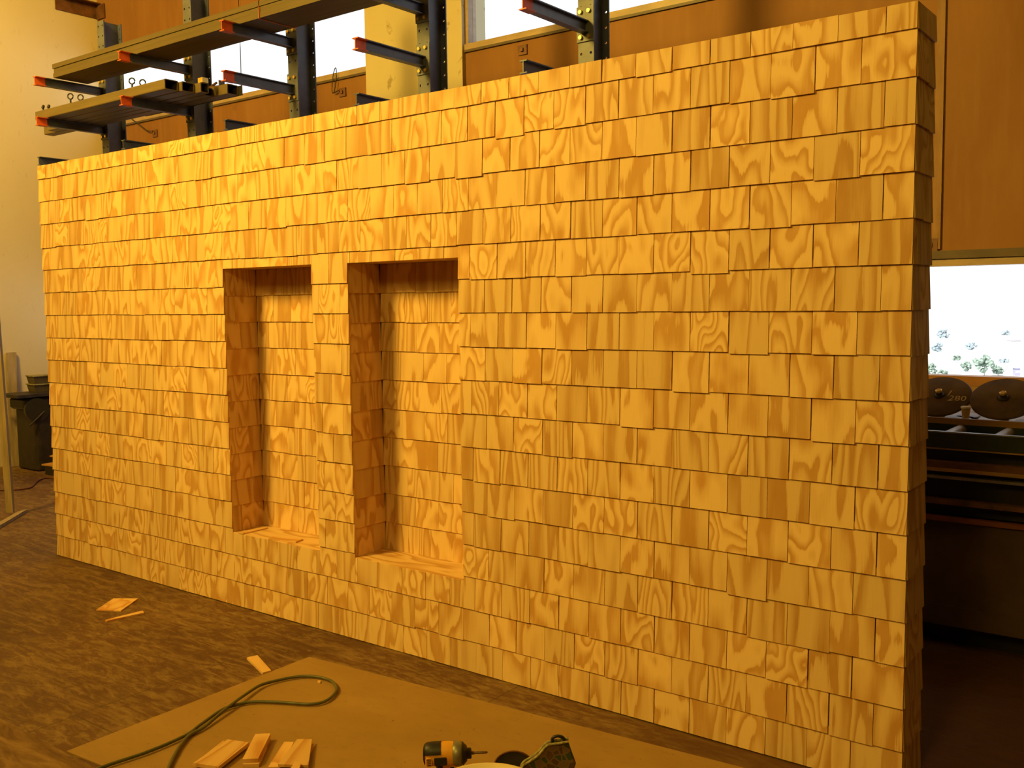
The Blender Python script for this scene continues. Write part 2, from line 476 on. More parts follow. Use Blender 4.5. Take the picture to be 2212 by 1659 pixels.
TD = [(2126, 813, 46, 50, .2, 'bushy pale tree with a thin trunk, largest seen through the low window', 'leaf'),
      (2086, 803, 22, 30, .1, 'low rounded tree beside the biggest tree outside', 'leaf'),
      (2156, 811, 18, 28, .25, 'small spreading tree between the biggest tree and the violet building', 'leaf'),
      (2010, 818, 34, 30, .05, 'broad bush at the window corner by the shingled wall', 'leaf'),
      (2036, 820, 22, 28, .05, 'low bush next to the broad corner bush outside', 'leaf'),
      (2066, 783, 15, 22, .3, 'single hazy treetop above the low rounded tree outside', 'leaf'),
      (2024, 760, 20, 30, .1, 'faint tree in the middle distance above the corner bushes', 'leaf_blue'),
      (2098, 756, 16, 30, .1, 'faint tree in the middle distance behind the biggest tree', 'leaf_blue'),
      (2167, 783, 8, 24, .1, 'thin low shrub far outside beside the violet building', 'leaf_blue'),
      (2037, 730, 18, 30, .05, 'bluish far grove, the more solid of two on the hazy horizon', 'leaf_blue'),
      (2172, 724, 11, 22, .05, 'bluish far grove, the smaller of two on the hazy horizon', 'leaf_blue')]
for i, (px, py, hp, wp, th, lab, mat) in enumerate(TD): tree(px, py, hp, wp, th, lab, mat, i + 3)
for px, py, wp, hp, mt, lab in ((2195, 744, 20, 9, 'housewall', 'long pinkish far building outside the low window'), (2198, 812, 11, 17, 'kioskblue', 'narrow violet building outside the low window')):
    base, k = outdoor(px, py)
    w, h = wp * k, hp * k
    T = thing('building', base, lab, 'building')
    q = Vector((RIGHT.x, RIGHT.y, 0)).normalized(); p_ = Vector((-q.y, q.x, 0))
    b = MB(); b.obox(base + Vector((0, 0, h / 2)) + p_ * w / 2, q * w / 2, p_ * w / 2, Vector((0, 0, h / 2))); b.build('walls', M[mt], T, base)
    b = MB(); b.obox(base + Vector((0, 0, h + .15)) + p_ * w / 2, q * (w / 2 + .3), p_ * (w / 2 + .3), Vector((0, 0, .15))); b.build('roof', M['white'], T, base)
    for j in range(3):
        b = MB(); b.obox(base + q * (j - 1) * w * .3 + Vector((0, 0, h * .55)), q * w * .08, p_ * .05, Vector((0, 0, h * .15))); b.build('window_pane', M['white'], T, base)

# ------------------------------------------------------------------ the shingled wall
L, H, E0, E = 5.166, 2.438, 2.3583, .1389
N1 = (1.800, 2.470, .388, 1.754); N2 = (2.712, 3.370, .391, 1.752)
even = [5.075, 4.931, 4.787, 4.643, 4.499, 4.355, 4.213, 4.070, 3.929, 3.788, 3.646, 3.506, 3.365, 3.224, 3.083, 2.943, 2.801, 2.660, 2.517, 2.375, 2.233, 2.091, 1.947, 1.802]
odd = [5.004, 4.859, 4.714, 4.570, 4.426, 4.282, 4.140, 3.998, 3.857, 3.716, 3.574, 3.432, 3.292, 3.151, 3.010, 2.868, 2.727, 2.588, 2.446, 2.304, 2.163, 2.021, 1.880, 1.738]
while even[-1] > .2: even.append(even[-1] - .1425)
while odd[-1] > .2: odd.append(odd[-1] - .1425)
drops = {(1, 4.786): .008, (1, 4.64): .004, (5, 4.498): .010, (5, 3.923): .003, (1, 3.645): .010, (2, 3.435): .009, (2, 3.153): .007, (2, 2.87): .003, (2, 3.01): .003,
         (3, 2.233): .006, (3, 2.80): .003, (13, 4.642): .010, (14, 4.715): .008, (7, 3.927): .004, (5, 3.5): .004, (5, 3.645): .003, (12, 3.575): .005, (13, 3.5): .004}
OR = Vector((0, 0, 0))
SW = thing('shingled_wall', (0, 0, 0), 'freestanding wall of yellow pine plywood shingles with two recessed window niches', 'wall panel', kind='thing')
T7 = .0065; TAP = .0062


def shingle(mb, x0, x1, zb, zt, mode='front', off=0.0, lean=(0, 0), tb=None):
    """one plywood shingle. mode gives the face it hangs on; x is the run along that face"""
    r = R.random(); ou, ov = R.uniform(0, 60), R.uniform(0, 60)
    if tb is None: tb = zb
    yo0 = TAP * (zb - tb) / E; yo1 = TAP * (zt - tb) / E
    jit = R.uniform(-.0008, .0008)
    c = []
    for z, yo, k in ((zb, yo0, 0), (zt, yo1, 1)):
        xa = x0 + lean[0] * (1 if k == 0 else 0); xb = x1 + lean[1] * (1 if k == 0 else 0)
        for xx, yy in ((xa, yo + jit), (xb, yo + jit), (xb, yo + T7), (xa, yo + T7)):
            c.append((xx, yy, z))
    if mode == 'front': P = lambda q: (q[0], q[1] + off, q[2])
    elif mode == 'right': P = lambda q: (off - q[1], q[0], q[2])          # faces +x, run along y
    elif mode == 'left': P = lambda q: (off + q[1], -q[0], q[2])           # faces -x, run is -y
    vs = [P(q) for q in c]
    uvs = {i: (c[i][0] - x0 + ou, c[i][2] - zb + ov) for i in range(8)}
    fs = [(3, 2, 1, 0), (4, 5, 6, 7), (0, 1, 5, 4), (1, 2, 6, 5), (2, 3, 7, 6), (3, 0, 4, 7)]
    for f in fs:
        u = [uvs[i] for i in f]
        if f != (0, 1, 5, 4) and f != (2, 3, 7, 6): u = [(q[0] + (.003 if k % 2 else 0), q[1]) for k, q in enumerate(u)]
        mb.face([vs[i] for i in f], u, r)


b = MB()
for row in range(18):
    zb = E0 - E * row if row < 17 else .004
    zt = (H if row == 0 else E0 - E * (row - 1) + .022)
    seams = sorted(even if row % 2 == 0 else odd)
    edges = [0.0] + seams + [L]
    if edges[1] - edges[0] < .05: edges.pop(1)
    xs = sorted(edges)
    for i in range(len(xs) - 1):
        xa, xb = xs[i], xs[i + 1]
        mid = (xa + xb) / 2
        d = R.choice([0, 0, 0, 0, .001, .0015, .002, -.001])
        if R.random() < .05: d += .004
        for (rr, xx), dd in drops.items():
            if rr == row and abs(xx - mid) < .05: d = dd
        zbb = zb - d if row < 17 else zb
        gp = R.choice([.0008, .001, .0014, .0018, .0024, .0030]) * (.35 if xa < 2.2 else (.8 if xa < 3.4 else 1.3))
        ga = 0 if i == 0 else gp; gb = 0 if i == len(xs) - 2 else gp * .3
        lean = (-.006 if i == 0 else 0, 0)
        pieces = [(xa + ga, xb - gb, zbb, zt + (R.uniform(-.002, .001) if row == 0 else 0))]
        for nx0, nx1, nz0, nz1 in (N1, N2):
            out = []
            for (p0, p1, q0, q1) in pieces:
                if p1 <= nx0 or p0 >= nx1 or q1 <= nz0 or q0 >= nz1: out.append((p0, p1, q0, q1)); continue
                if p0 < nx0: out.append((p0, nx0, q0, q1))
                if p1 > nx1: out.append((nx1, p1, q0, q1))
                c0, c1 = max(p0, nx0), min(p1, nx1)
                if q0 < nz0: out.append((c0, c1, q0, nz0))
                if q1 > nz1: out.append((c0, c1, nz1, q1))
            pieces = out
        for (p0, p1, q0, q1) in pieces:
            if p1 - p0 < .004 or q1 - q0 < .012: continue
            shingle(b, p0, p1, q0, q1, 'front', 0, lean, zbb)
b.build('front_cladding', M['ply'], SW)

DEP = .215
for side in ('right', 'left'):
    b = MB()
    for row in range(18):
        zb = E0 - E * row if row < 17 else .004
        zt = (H if row == 0 else E0 - E * (row - 1) + .022)
        cut = R.choice([.07, .10, .13, .15, .05]) if row % 4 != 3 else None
        a0, a1 = .0105, DEP
        if side == 'right':
            for s0, s1 in ([(a0, cut), (cut + .0015, a1)] if cut else [(a0, a1)]):
                shingle(b, s0, s1, zb - R.choice([0, 0, .002, .004]) * (row < 17), zt, 'right', L + .004)
        else:
            shingle(b, -a1, -a0, zb, zt, 'left', -.006)
    b.build('end_cladding', M['ply'], SW)

# sheathing and back framing
b = MB()
ys0, ys1 = .0175, .030
zs = [0.0, N1[2] - .02, N1[3] + .02, H - .003]
b.box(.008, L - .008, ys0, ys1, 0.002, .368); b.box(.008, L - .008, ys0, ys1, 1.776, H - .004)
for x0, x1 in ((.008, N1[0] - .02), (N1[1] + .02, N2[0] - .02), (N2[1] + .02, L - .008)): b.box(x0, x1, ys0, ys1, .368, 1.776)
b.build('sheathing', M['ply'], SW)
for xx in [.03 + .406 * k for k in range(13)] + [L - .068]:
    if N1[0] - .06 < xx < N1[1] + .03 or N2[0] - .06 < xx < N2[1] + .03: continue
    b = MB(); b.box(xx, xx + .038, .031, .210, .04, H - .045); b.build('stud', M['sand'], SW)
for z0 in (.002, H - .043):
    b = MB(); b.box(.02, L - .02, .031, .210, z0, z0 + .038); b.build('plate', M['sand'], SW)

# niches
for nx0, nx1, nz0, nz1 in (N1, N2):
    nb = MB()
    NR = 10; eh = (nz1 - nz0) / NR
    for row in range(NR):
        zb = nz1 - eh * (row + 1); zt = zb + eh + (.02 if row else 0)
        x = nx0 + (0.0 if row % 2 else -.07) + R.uniform(-.02, .02)
        cuts = [nx0 + .0005]
        while x < nx1 - .02:
            if x > nx0 + .02: cuts.append(x)
            x += .1405
        cuts.append(nx1 - .0005)
        for i in range(len(cuts) - 1):
            shingle(nb, cuts[i] + (R.choice([.0006, .001, .0016]) if i else 0), cuts[i + 1], zb - (R.choice([0, 0, .002, -.001]) if row < NR - 1 else -.002), min(zt, nz1 - .001), 'front', .207, (0, 0), zb)
    niche = nb.build('window_niche', M['ply'], SW)
    for side in ('right', 'left'):
        jb = MB()
        for row in range(NR):
            zb = nz1 - eh * (row + 1); zt = zb + eh + (.02 if row else 0)
            if row == NR - 1: zb += .002
            a0, a1 = .0075, .2118
            cut = R.choice([.07, .10, .13, .15, None])
            segs = [(a0, cut), (cut + .001, a1)] if cut else [(a0, a1)]
            for s0, s1 in segs:
                if side == 'right': shingle(jb, s0, s1, zb, min(zt, nz1 - .001), 'right', nx0 + .001)
                else: shingle(jb, -s1, -s0, zb, min(zt, nz1 - .001), 'left', nx1 - .001)
        jb.build('jamb_cladding', M['ply'], niche)
    for nm, za, zc_ in (('sill', nz0 - .014, nz0 + .0015), ('head', nz1, nz1 + .015)):
        q = MB(); ou, ov = R.uniform(0, 40), R.uniform(0, 40)
        q.box(nx0 - .010, nx1 + .010, .0085, .2230, za, zc_, 0, .62 if nm == 'sill' else .4, lambda v, ou=ou, ov=ov: (v[1] * 1.0 + ou, v[0] * .8 + ov))
        q.build(nm, M['ply'], niche)
    q = MB(); q.box(nx0 - .020, nx1 + .020, .2235, .235, nz0 - .020, nz1 + .020)
    for xa in (nx0 - .020, nx1 + .0105): q.box(xa, xa + .0095, .0305, .2232, nz0 - .014, nz1 + .015); q.build('back_board', M['ply'], niche)

# ------------------------------------------------------------------ cantilever rack
PXS = [-1.850, -.630, .575, 1.803, 3.005]
ARMZ = [2.750, 3.066, 3.384]
YP0, YP1 = 1.56, 1.725
RK = thing('cantilever_rack', (0, YP0, 0), 'navy steel cantilever rack with orange-tipped arms standing behind the shingled wall', 'rack')
RO = (0, YP0, 0)


def holed_plate(mb, x0, x1, y0, y1, z0, z1, pitch, rad, inset, mi=0):
    """flange lying in x-z with two columns of round holes right through it"""
    nz = max(1, int(round((z1 - z0) / pitch))); hz = (z1 - z0) / nz
    xm = (x0 + x1) / 2
    for (a, c_) in ((x0, xm), (xm, x1)):
        for k in range(nz):
            za, zb = z0 + k * hz, z0 + (k + 1) * hz
            cx = a + inset if a == x0 else c_ - inset
            cz = (za + zb) / 2
            out = [(c_, cz), (c_, zb), (cx, zb), (a, zb), (a, cz), (a, za), (cx, za), (c_, za)]
            hol = [(cx + rad * math.cos(math.pi * j / 4), cz + rad * math.sin(math.pi * j / 4)) for j in range(8)]
            vs = [(p[0], y0, p[1]) for p in out] + [(p[0], y0, p[1]) for p in hol] + [(p[0], y1, p[1]) for p in out] + [(p[0], y1, p[1]) for p in hol]
            fs = []
            for j in range(8):
                n = (j + 1) % 8
                fs += [(j, 8 + j, 8 + n, n), (16 + j, 16 + n, 24 + n, 24 + j), (8 + j, 24 + j, 24 + n, 8 + n)]
            mb.mesh(vs, fs, mi)
    mb.face([(x0, y0, z0), (x0, y0, z1), (x0, y1, z1), (x0, y1, z0)], mi=mi); mb.face([(x1, y0, z0), (x1, y1, z0), (x1, y1, z1), (x1, y0, z1)], mi=mi)
    mb.face([(x0, y0, z1), (x1, y0, z1), (x1, y1, z1), (x0, y1, z1)], mi=mi)


def ibeam_arm(mb, x, y0, y1, zt, h=.066, w=.046):
    mb.box(x - w / 2, x + w / 2, y0, y1, zt - .006, zt); mb.box(x - w / 2, x + w / 2, y0, y1, zt - h, zt - h + .006)
    mb.box(x - .003, x + .003, y0, y1, zt - h + .006, zt - .006)


for pi, px in enumerate(PXS):
    ztop = 3.975
    post = MB()
    w = .05
    for (ya, yb) in ((YP0, YP0 + .009), (YP1 - .009, YP1)):
        post.box(px - w, px + w, ya, yb, 0.02, 2.30)
        holed_plate(post, px - w, px + w, ya, yb, 2.30, ztop, .0835, .0078, .019)
    post.box(px - .004, px + .004, YP0 + .009, YP1 - .009, .02, ztop)
    post.box(px - .075, px + .075, YP0 - .12, YP1 + .12, 0.0, .02)
    po = post.build('post', M['navy'], RK, RO)
    fp = MB(); holed_plate(fp, px - w - .001, px + w + .001, YP0 - .0025, YP0 - .0002, 2.30, ztop, .0835, .0080, .020)
    fp.build('front_flange', M['greysteel'], po, RO)
    for li, az in enumerate(ARMZ):
        tipy = .97
        arm = MB(); ibeam_arm(arm, px, tipy + (.085 if li else 0), YP0 - .008, az + .034)
        ao = arm.build('arm', M['navy'], RK, RO)
        if li:
            tp = MB(); ibeam_arm(tp, px, tipy, tipy + .085, az + .034, .068, .048)
            tp.build('painted_tip', M['orange'], ao, RO)
        ep = MB(); ep.box(px - .055, px + .055, YP0 - .011, YP0 - .003, az - .075, az + .115); ep.build('end_plate', M['greysteel'], ao, RO)
        for sx in (-.027, .027):
            for sz in (.085, -.052):
                bt = MB(); bt.cyl((px + sx, YP0 - .011, az + sz), (px + sx, YP0 - .024, az + sz), .0115, 6); bt.build('bolt', M['brass'], ao, RO)
for k in range(4):                                                     # bracing between the posts, low behind the wall
    b = MB(); b.box(PXS[k] + .051, PXS[k + 1] - .051, YP1 - .05, YP1 - .02, .40, .46); b.box(PXS[k] + .051, PXS[k + 1] - .051, YP1 - .05, YP1 - .02, 2.10, 2.16); b.build('brace', M['navy'], RK, RO)
# small white ticket clipped on the lowest arm at the end
b = MB(); b.box(3.0035, 3.0075, .998, 1.045, 2.732, 2.772); b.build('ticket', M['paper'], RK, RO)

# long planks on the top arms
AZT = ARMZ[2] + .034
for k in range(3):
    z0 = AZT + .001 + k * .0365
    x0 = -1.80 + (0, .006, -.004)[k]
    b = MB(); b.box(x0, 3.25, 1.10 + (.0, .004, -.003)[k], 1.392, z0, z0 + .0345)
    lab = ('long brown plank lying directly on the top rack arms', 'long brown plank in the middle of the three on the top rack arms', 'long brown plank on top of the three on the top rack arms')[k]
    b.build('plank', M['plank'], None, (x0, 1.10, z0), label=lab, category='plank', group='planks on the top rack arms')
zt = AZT + .001 + 3 * .0365
b = MB()
b.tube([(.80, 1.097 - .003, AZT - .004), (.80, 1.0935, AZT + .06), (.80, 1.0935, zt + .002), (.80, 1.25, zt + .002), (.80, 1.3985, zt + .002), (.80, 1.3985, AZT - .003), (.80, 1.25, AZT - .0035), (.80, 1.10, AZT - .004)], .0032, 6)
b.build('strap', M['orange'], None, (.80, 1.25, AZT), label='thin orange strap tied around the three long planks', category='strap')

# steel tubes on the middle arms
MZT = ARMZ[1] + .034 + .001


def sq_tube(x0, x1, y0, y1, z0, z1, label, mat='tube', t=.006):
    T = MB()
    r = .008
    def ring(x, ins):
        o = []
        ya, yb, za, zb = y0 + ins, y1 - ins, z0 + ins, z1 - ins
        for (yc, zc, a0) in ((yb - r, zb - r, 0), (ya + r, zb - r, 90), (ya + r, za + r, 180), (yb - r, za + r, 270)):
            for k in range(3):
                a = math.radians(a0 + 45 * k); o.append(Vector((x, yc + r * math.cos(a), zc + r * math.sin(a))))
        return o
    T.loft([ring(x0, 0), ring(x1, 0)], 0, False, False)
    T.loft([ring(x1, 0), ring(x1, t)], 0, False, False); T.loft([ring(x0, 0), ring(x0, t)], 0, False, False)
    T.loft([ring(x1, t), ring(x1 - .35, t)], 1, False, False); T.loft([ring(x0, t), ring(x0 + .35, t)], 1, False, False)
    T.mesh(ring(x1 - .35, t), [tuple(range(12))], 1); T.mesh(ring(x0 + .35, t), [tuple(range(12))], 1)
    return T.build('steel_tube', [M[mat], M['tube_end']], None, (x0, y0, z0), label=label, category='tube', group='steel tubes on the middle rack arms')


sq_tube(-2.02, -.20, 1.050, 1.160, MZT, MZT + .073, 'tan square steel tube along the front of the middle rack arms')
sq_tube(-2.05, -.165, 1.166, 1.270, MZT, MZT + .070, 'tan square steel tube second from the front on the middle rack arms')
sq_tube(-2.10, -.100, 1.276, 1.345, MZT, MZT + .072, 'tan square steel tube third from the front, its bright side showing at the end')
sq_tube(-2.40, -.165, 1.351, 1.425, MZT, MZT + .060, 'tan square steel tube sunk between others on the middle rack arms')
sq_tube(-2.62, .000, 1.431, 1.525, MZT, MZT + .073, 'longest tan square steel tube at the back of the middle rack arms')
b = MB(); b.box(-1.2, .045, 1.5265, 1.5305, MZT, MZT + .07); b.box(-1.2, .045, 1.5305, 1.5345, MZT, MZT + .005)
b.build('steel_angle', M['darkiron'], None, (-1.2, 1.5, MZT), label='dark steel angle strip behind the tubes on the middle rack arms', category='steel bar')
# eye bolts standing on the tubes
ZT = MZT + .0705
for x, zc, big, lab in ((-1.563, 3.243, 1, 'steel eye bolt with an open ring upright on the tubes left of the rack column'), (-1.414, 3.214, 1, 'steel eye bolt half hidden behind the tube edge beside the taller ring'),
                     (-.693, 3.236, 1, 'steel eye bolt with its ring seen against the bright window'), (-.557, 3.205, 1, 'low steel eye bolt just right of the one against the window'),
                     (-1.994, 3.216, 0, 'flat round steel bolt end at the left end of the tubes'), (-1.906, 3.207, 0, 'low steel bolt head next to the flat round bolt end')):
    y = 1.105; ZT = MZT + .0732
    b = MB(); b.cyl((x, y, ZT), (x, y, zc - .018 if big else zc), .007, 8); b.cyl((x, y, ZT), (x, y, ZT + .006), .014, 6)
    if big: b.tube([(x + .0215 * math.cos(a) * .80, y + .0215 * math.cos(a) * .60, zc + .0215 * math.sin(a)) for a in [2 * math.pi * k / 16 for k in range(16)]], .0055, 7, 0, True)
    else: b.lathe((x, y, zc), (0, -1, .3), [(.016, -.006), (.018, 0), (.016, .006)], 10)
    b.build('eye_bolt', M['darkiron'], None, (x, y, ZT), label=lab, category='eye bolt', group='eye bolts on the steel tubes')
# odd hardware piled by the second column
HZ = MZT + .0735
b = MB(); b.box(-.150, -.095, 1.290, 1.340, HZ, HZ + .035); b.build('block', M['brass'], None, (-.12, 1.31, HZ), label='small yellow block sitting on the tubes at the second column', category='block')
b = MB(); b.box(-.125, -.02, 1.450, 1.50, HZ, HZ + .006); b.box(-.125, -.119, 1.450, 1.50, HZ + .006, HZ + .045)
b.build('hinge_plate', M['greysteel'], None, (-.07, 1.47, HZ), label='grey bent hinge plate on the longest tube at the second column', category='hinge')
b = MB()
b.cyl((-.30, 1.46, HZ + .012), (-.14, 1.50, HZ + .012), .011, 8); b.cyl((-.32, 1.49, HZ + .011), (-.17, 1.465, HZ + .034), .009, 8)
b.build('pipe_offcut', M['rust'], None, (-.22, 1.48, HZ), label='crossed rusty pipe offcuts resting on the tubes at the second column', category='pipe')

# ------------------------------------------------------------------ bits on the back and left walls
b = MB(); b.box(XL + .0, XL + .012, 2.28, 2.735, 4.615, 4.76); b.box(XL + .012, XL + .09, 2.28, 2.735, 4.75, 4.76)
b.box(XL + .012, XL + .16, 2.722, 2.735, 4.60, 4.745)
b.build('wall_bracket', M['rust'], None, (XL, 2.5, 4.6), label='rust-brown steel bracket in the corner above the rack column', category='bracket')
for x, z, lab in ((1.705, 3.385, 'rusty square clip plate on the brown panel by the short arm without an orange tip'), (-.18, 3.345, 'rusty square clip plate under the wire loop beside the pillar'), (4.535, 1.855, 'reddish square clip plate at the foot of the batten beside the shingled wall'), (-2.92, 3.315, 'rusty clip plate on the panel between the first two rack columns')):
    b = MB(); b.box(x - .04, x + .04, YB - .011 - (.006 if x > 4 else 0), YB - .0005 if x < 4 else YB - .016, z - .035, z + .035); b.box(x - .012, x + .012, YB - .024, YB - .011, z - .012, z + .012)
    b.build('mounting_plate', M['rust'], None, (x, YB, z), label=lab, category='clip', group='clip plates on the back wall')
# wire loop
b = MB()
pts = []
for k in range(15):
    a = math.radians(-70 + 320 * k / 14)
    pts.append((-.232 + .022 * math.cos(a) * (1.0) - .02 * (1 - math.sin(a)), YB - .03, 3.445 + .105 * math.sin(a)))
b.tube([(-.20, YB - .026, 3.36)] + pts + [(-.205, YB - .026, 3.36)], .0042, 6)
b.build('wire_loop', M['wire'], None, (-.22, YB - .03, 3.36), label='dark wire loop hanging at the window sill beside the pillar', category='wire')
b = MB(); b.tube([(-1.497, YB - .02, 4.5), (-1.497, YB - .02, 3.9), (-1.500, YB - .02, 3.53)], .0042, 6)
b.build('hanging_cable', M['wire'], None, (-1.5, YB - .02, 3.53), label='thin dark cable hanging straight down in front of the high window', category='cable')
b = MB(); b.tube([(-3.30, YB - .02, 3.50), (-3.18, YB - .03, 3.44), (-3.02, YB - .03, 3.35), (-2.93, YB - .028, 3.335)], .006, 6)
b.build('hanging_rod', M['wire'], None, (-3.1, YB - .02, 3.34), label='short dark rod slanting down the panel between the first two columns', category='rod')

# ------------------------------------------------------------------ roller machine at the right
MX0, MX1, MY0, MY1 = 3.6, 6.4, 1.45, 2.50
RM = thing('roller_machine', (5.0, 1.9, 0), 'long dark green machine with rollers and a rail under the low window', 'machine')
MO = (5.0, 1.9, 0)


def mpart(name, mat, boxes, parent=RM, **k):
    b = MB()
    for q in boxes: b.box(*q)
    return b.build(name, M[mat], parent, MO, **k)


mpart('plinth', 'blackplastic', [(MX0 + .05, MX1 - .05, MY0 + .10, MY1 - .05, 0, .10)])
mpart('cabinet', 'cabinet', [(MX0, MX1, MY0 + .02, MY1, .10, .575), (5.105, MX1, MY0 + .006, MY0 + .02, .19, .575), (MX0, MX1, MY0 + .008, MY0 + .02, .10, .19)])
mpart('red_strip', 'rust_bright', [(MX0, MX1, MY0 - .01, MY0 + .03, .575, .594)])
mpart('recess', 'blackplastic', [(MX0, MX1, MY0 + .06, MY1, .594, .650)])
mpart('brown_rail', 'rust', [(MX0, MX1, MY0 - .01, MY0 + .06, .650, .670)])
mpart('apron', 'blackplastic', [(MX0, MX1, MY0 + .05, MY1, .670, .764)])
mpart('slide_rail', 'steel', [(MX0, MX1, MY0 - .015, MY0 + .03, .765, .777)])
mpart('wood_strip', 'rail_wood', [(MX0, MX1, MY0 - .002, MY0 + .03, .795, .810)])
mpart('brown_channel', 'rust', [(MX0, MX1, MY0 + .004, MY0 + .06, .810, .838)])
mpart('inner_panel', 'blackplastic', [(MX0, MX1, MY0 + .06, MY0 + .09, .764, .900)])
fpn = mpart('front_panel', 'greenenamel', [(MX0, MX1, MY0, MY0 + .02, .900, .966)])
mpart('trim_strip', 'rail_wood', [(MX0, MX1, MY0 - .003, MY0 + .022, .893, .899)], fpn)
mpart('edge_strip', 'steel', [(MX0, MX1, MY0 - .002, MY0 + .02, .967, .973)], fpn)
mpart('bed', 'greenenamel', [(MX0, MX1, MY0 + .09, MY0 + .345, .80, .86), (MX0, MX1, MY0 + .335, MY0 + .35, .86, .965)])
mpart('back_rail', 'rail_wood', [(MX0, MX1, MY0 + .35, MY0 + .375, .93, .992)])
mpart('table', 'rail_wood', [(MX0, MX1, MY0 + .375, MY1, .93, .972)])
for k in range(13):
    x = 3.75 + .203 * k + (4.865 - (3.75 + .203 * 5)) + .06
    if x > MX1 - .05: continue
    b = MB(); b.cyl((x, MY0 + .022, .940), (x, MY0 + .334, .940), .026, 16); ro = b.build('roller', M['roller'], RM, MO)
    b = MB(); b.cyl((x, MY0 + .021, .940), (x, MY0 + .336, .940), .008, 8); b.build('axle', M['steel'], ro, MO)
# two tilted discs
TAU = math.radians(35)
dn = Vector((0, -math.sin(TAU), math.cos(TAU))); du = Vector((1, 0, 0)); dv = Vector((0, math.cos(TAU), math.sin(TAU)))
for k, (cx, cy, cz) in enumerate(((4.777, 2.0, 1.073), (5.064, 2.0, 1.075), (5.352, 2.0, 1.077), (5.64, 2.0, 1.077), (4.49, 2.0, 1.073), (4.20, 2.0, 1.073))):
    c = Vector((cx, cy, cz + .002)); rd = .148
    b = MB(); b.lathe(c - dn * .010, dn, [(rd - .004, 0), (rd, .004), (rd, .012), (rd - .004, .016), (.03, .016)], 48)
    b.mesh([c + dn * .006 + (du * math.cos(a) + dv * math.sin(a)) * .03 for a in [2 * math.pi * j / 20 for j in range(20)]], [tuple(range(20))])
    D = b.build('disc', M['discgrey'], RM, MO)
    b = MB(); b.lathe(c + dn * .006, dn, [(.024, 0), (.024, .004), (.015, .006), (.015, .024)], 16); b.build('hub', M['darkiron'], D, MO)
    b = MB(); b.lathe(c + dn * .030, dn, [(.017, 0), (.0175, .006), (.012, .011)], 6); b.build('hub_nut', M['brass'], D, MO)
    b = MB(); b.box(cx - .018, cx + .018, cy + .03, cy + .05, .9725, cz - .005); b.build('disc_bracket', M['darkiron'], D, MO)
    if k == 0:
        cu = bpy.data.curves.new('chalk_marking', 'FONT'); cu.body = '280'; cu.size = .052; cu.extrude = .0004; cu.space_character = 1.05
        tmp = bpy.data.objects.new('chalk_text', cu)
        to = bpy.data.objects.new('chalk_marking', bpy.data.meshes.new_from_object(tmp)); bpy.data.objects.remove(tmp); COL.objects.link(to); to.data.materials.append(M['chalk'])
        to.parent = D
        mm = Matrix.Identity(4)
        pos = c + dn * .0068 + du * .046 - dv * .034 - Vector(MO)
        for i in range(3):
            mm[i][0] = du[i]; mm[i][1] = dv[i]; mm[i][2] = dn[i]; mm[i][3] = pos[i]
        to.matrix_local = mm
        b = MB(); b.obox(c + dn * .0068 + du * .044 + dv * .02, (du * .25 + dv).normalized() * .020, (du - dv * .25).normalized() * .003, dn * .0006)
        b.obox(c + dn * .0068 + du * .052 - dv * .036, du * .010, dv * .002, dn * .0006); b.build('chalk_stroke', M['chalk'], D, MO)
# things left on the machine table
TZ = .9725


def on_table(px, py, z=TZ):
    d = FWD + RIGHT * ((px - 1106) / 2103.1) - UP * ((py - 829.5) / 2103.1)
    return CAM + d * ((z - CAM.z) / d.z)


for pts, lab, k in ((((2040, 904.5), (2100, 909.0), (2092, 893.5), (2056, 892.5)), 'crumpled grey sheet of paper lying behind the rail left of the cup', 0), (((2066, 901.0), (2112, 905.5), (2119, 897.5), (2076, 895.0)), 'white sheet of paper lying behind the rail under the cup', 1),
                    (((2186, 917), (2240, 921), (2240, 908), (2196, 907)), 'pale sheet of paper behind the rail at the edge of the second disc', 0)):
    b = MB()
    q = [on_table(*p) for p in pts]
    q = [Vector((min(max(v.x, 4.812), 5.03) if pts[0][0] < 2150 else max(v.x, 5.095), min(max(v.y, MY0 + .380), 2.45), 0)) for v in q]
    zz = TZ + .0012 + k * .005
    n = 6; vs = []; fs = []
    for i in range(n + 1):
        for j in range(n + 1):
            a = q[0].lerp(q[1], i / n); c_ = q[3].lerp(q[2], i / n); v = a.lerp(c_, j / n)
            vs.append(Vector((v.x, v.y, zz + .003 * abs(math.sin(i * 1.7 + j * 2.3 + k)))))
    for i in range(n):
        for j in range(n):
            a = i * (n + 1) + j; fs.append((a, a + n + 1, a + n + 2, a + 1))
    m2 = [v + Vector((0, 0, .0008)) for v in vs]
    b.mesh(vs, [tuple(reversed(f)) for f in fs]); b.mesh(m2, fs)
    b.build('paper_sheet', M['paper'], None, tuple(q[0] + Vector((0, 0, zz))), label=lab, category='paper', group='papers on the roller machine')
cp = Vector((4.918, 1.91, TZ + .0115))
b = MB(); b.lathe(cp, (0, 0, 1), [(.015, 0), (.0205, .048)], 20); CU = b.build('cup', M['cup'], None, tuple(cp), label='small tan paper cup with a flat white lid between the two discs', category='cup')
b = MB(); b.lathe(cp + Vector((0, 0, .0482)), (0, 0, 1), [(.0235, 0), (.0235, .007), (.021, .009)], 20); b.build('lid', M['white'], CU, tuple(cp))
b = MB(); b.box(4.86, 4.97, 2.36, 2.44, TZ + .0005, TZ + .075); b.build('carton', M['rust_bright'], None, (4.91, 2.4, TZ), label='small red-brown carton behind the cup under the low window', category='box')

# ------------------------------------------------------------------ floor things in front
def on_floor(px, py, z=0.0):
    d = FWD + RIGHT * ((px - 1106) / 2103.1) - UP * ((py - 829.5) / 2103.1)
    return CAM + d * ((z - CAM.z) / d.z)


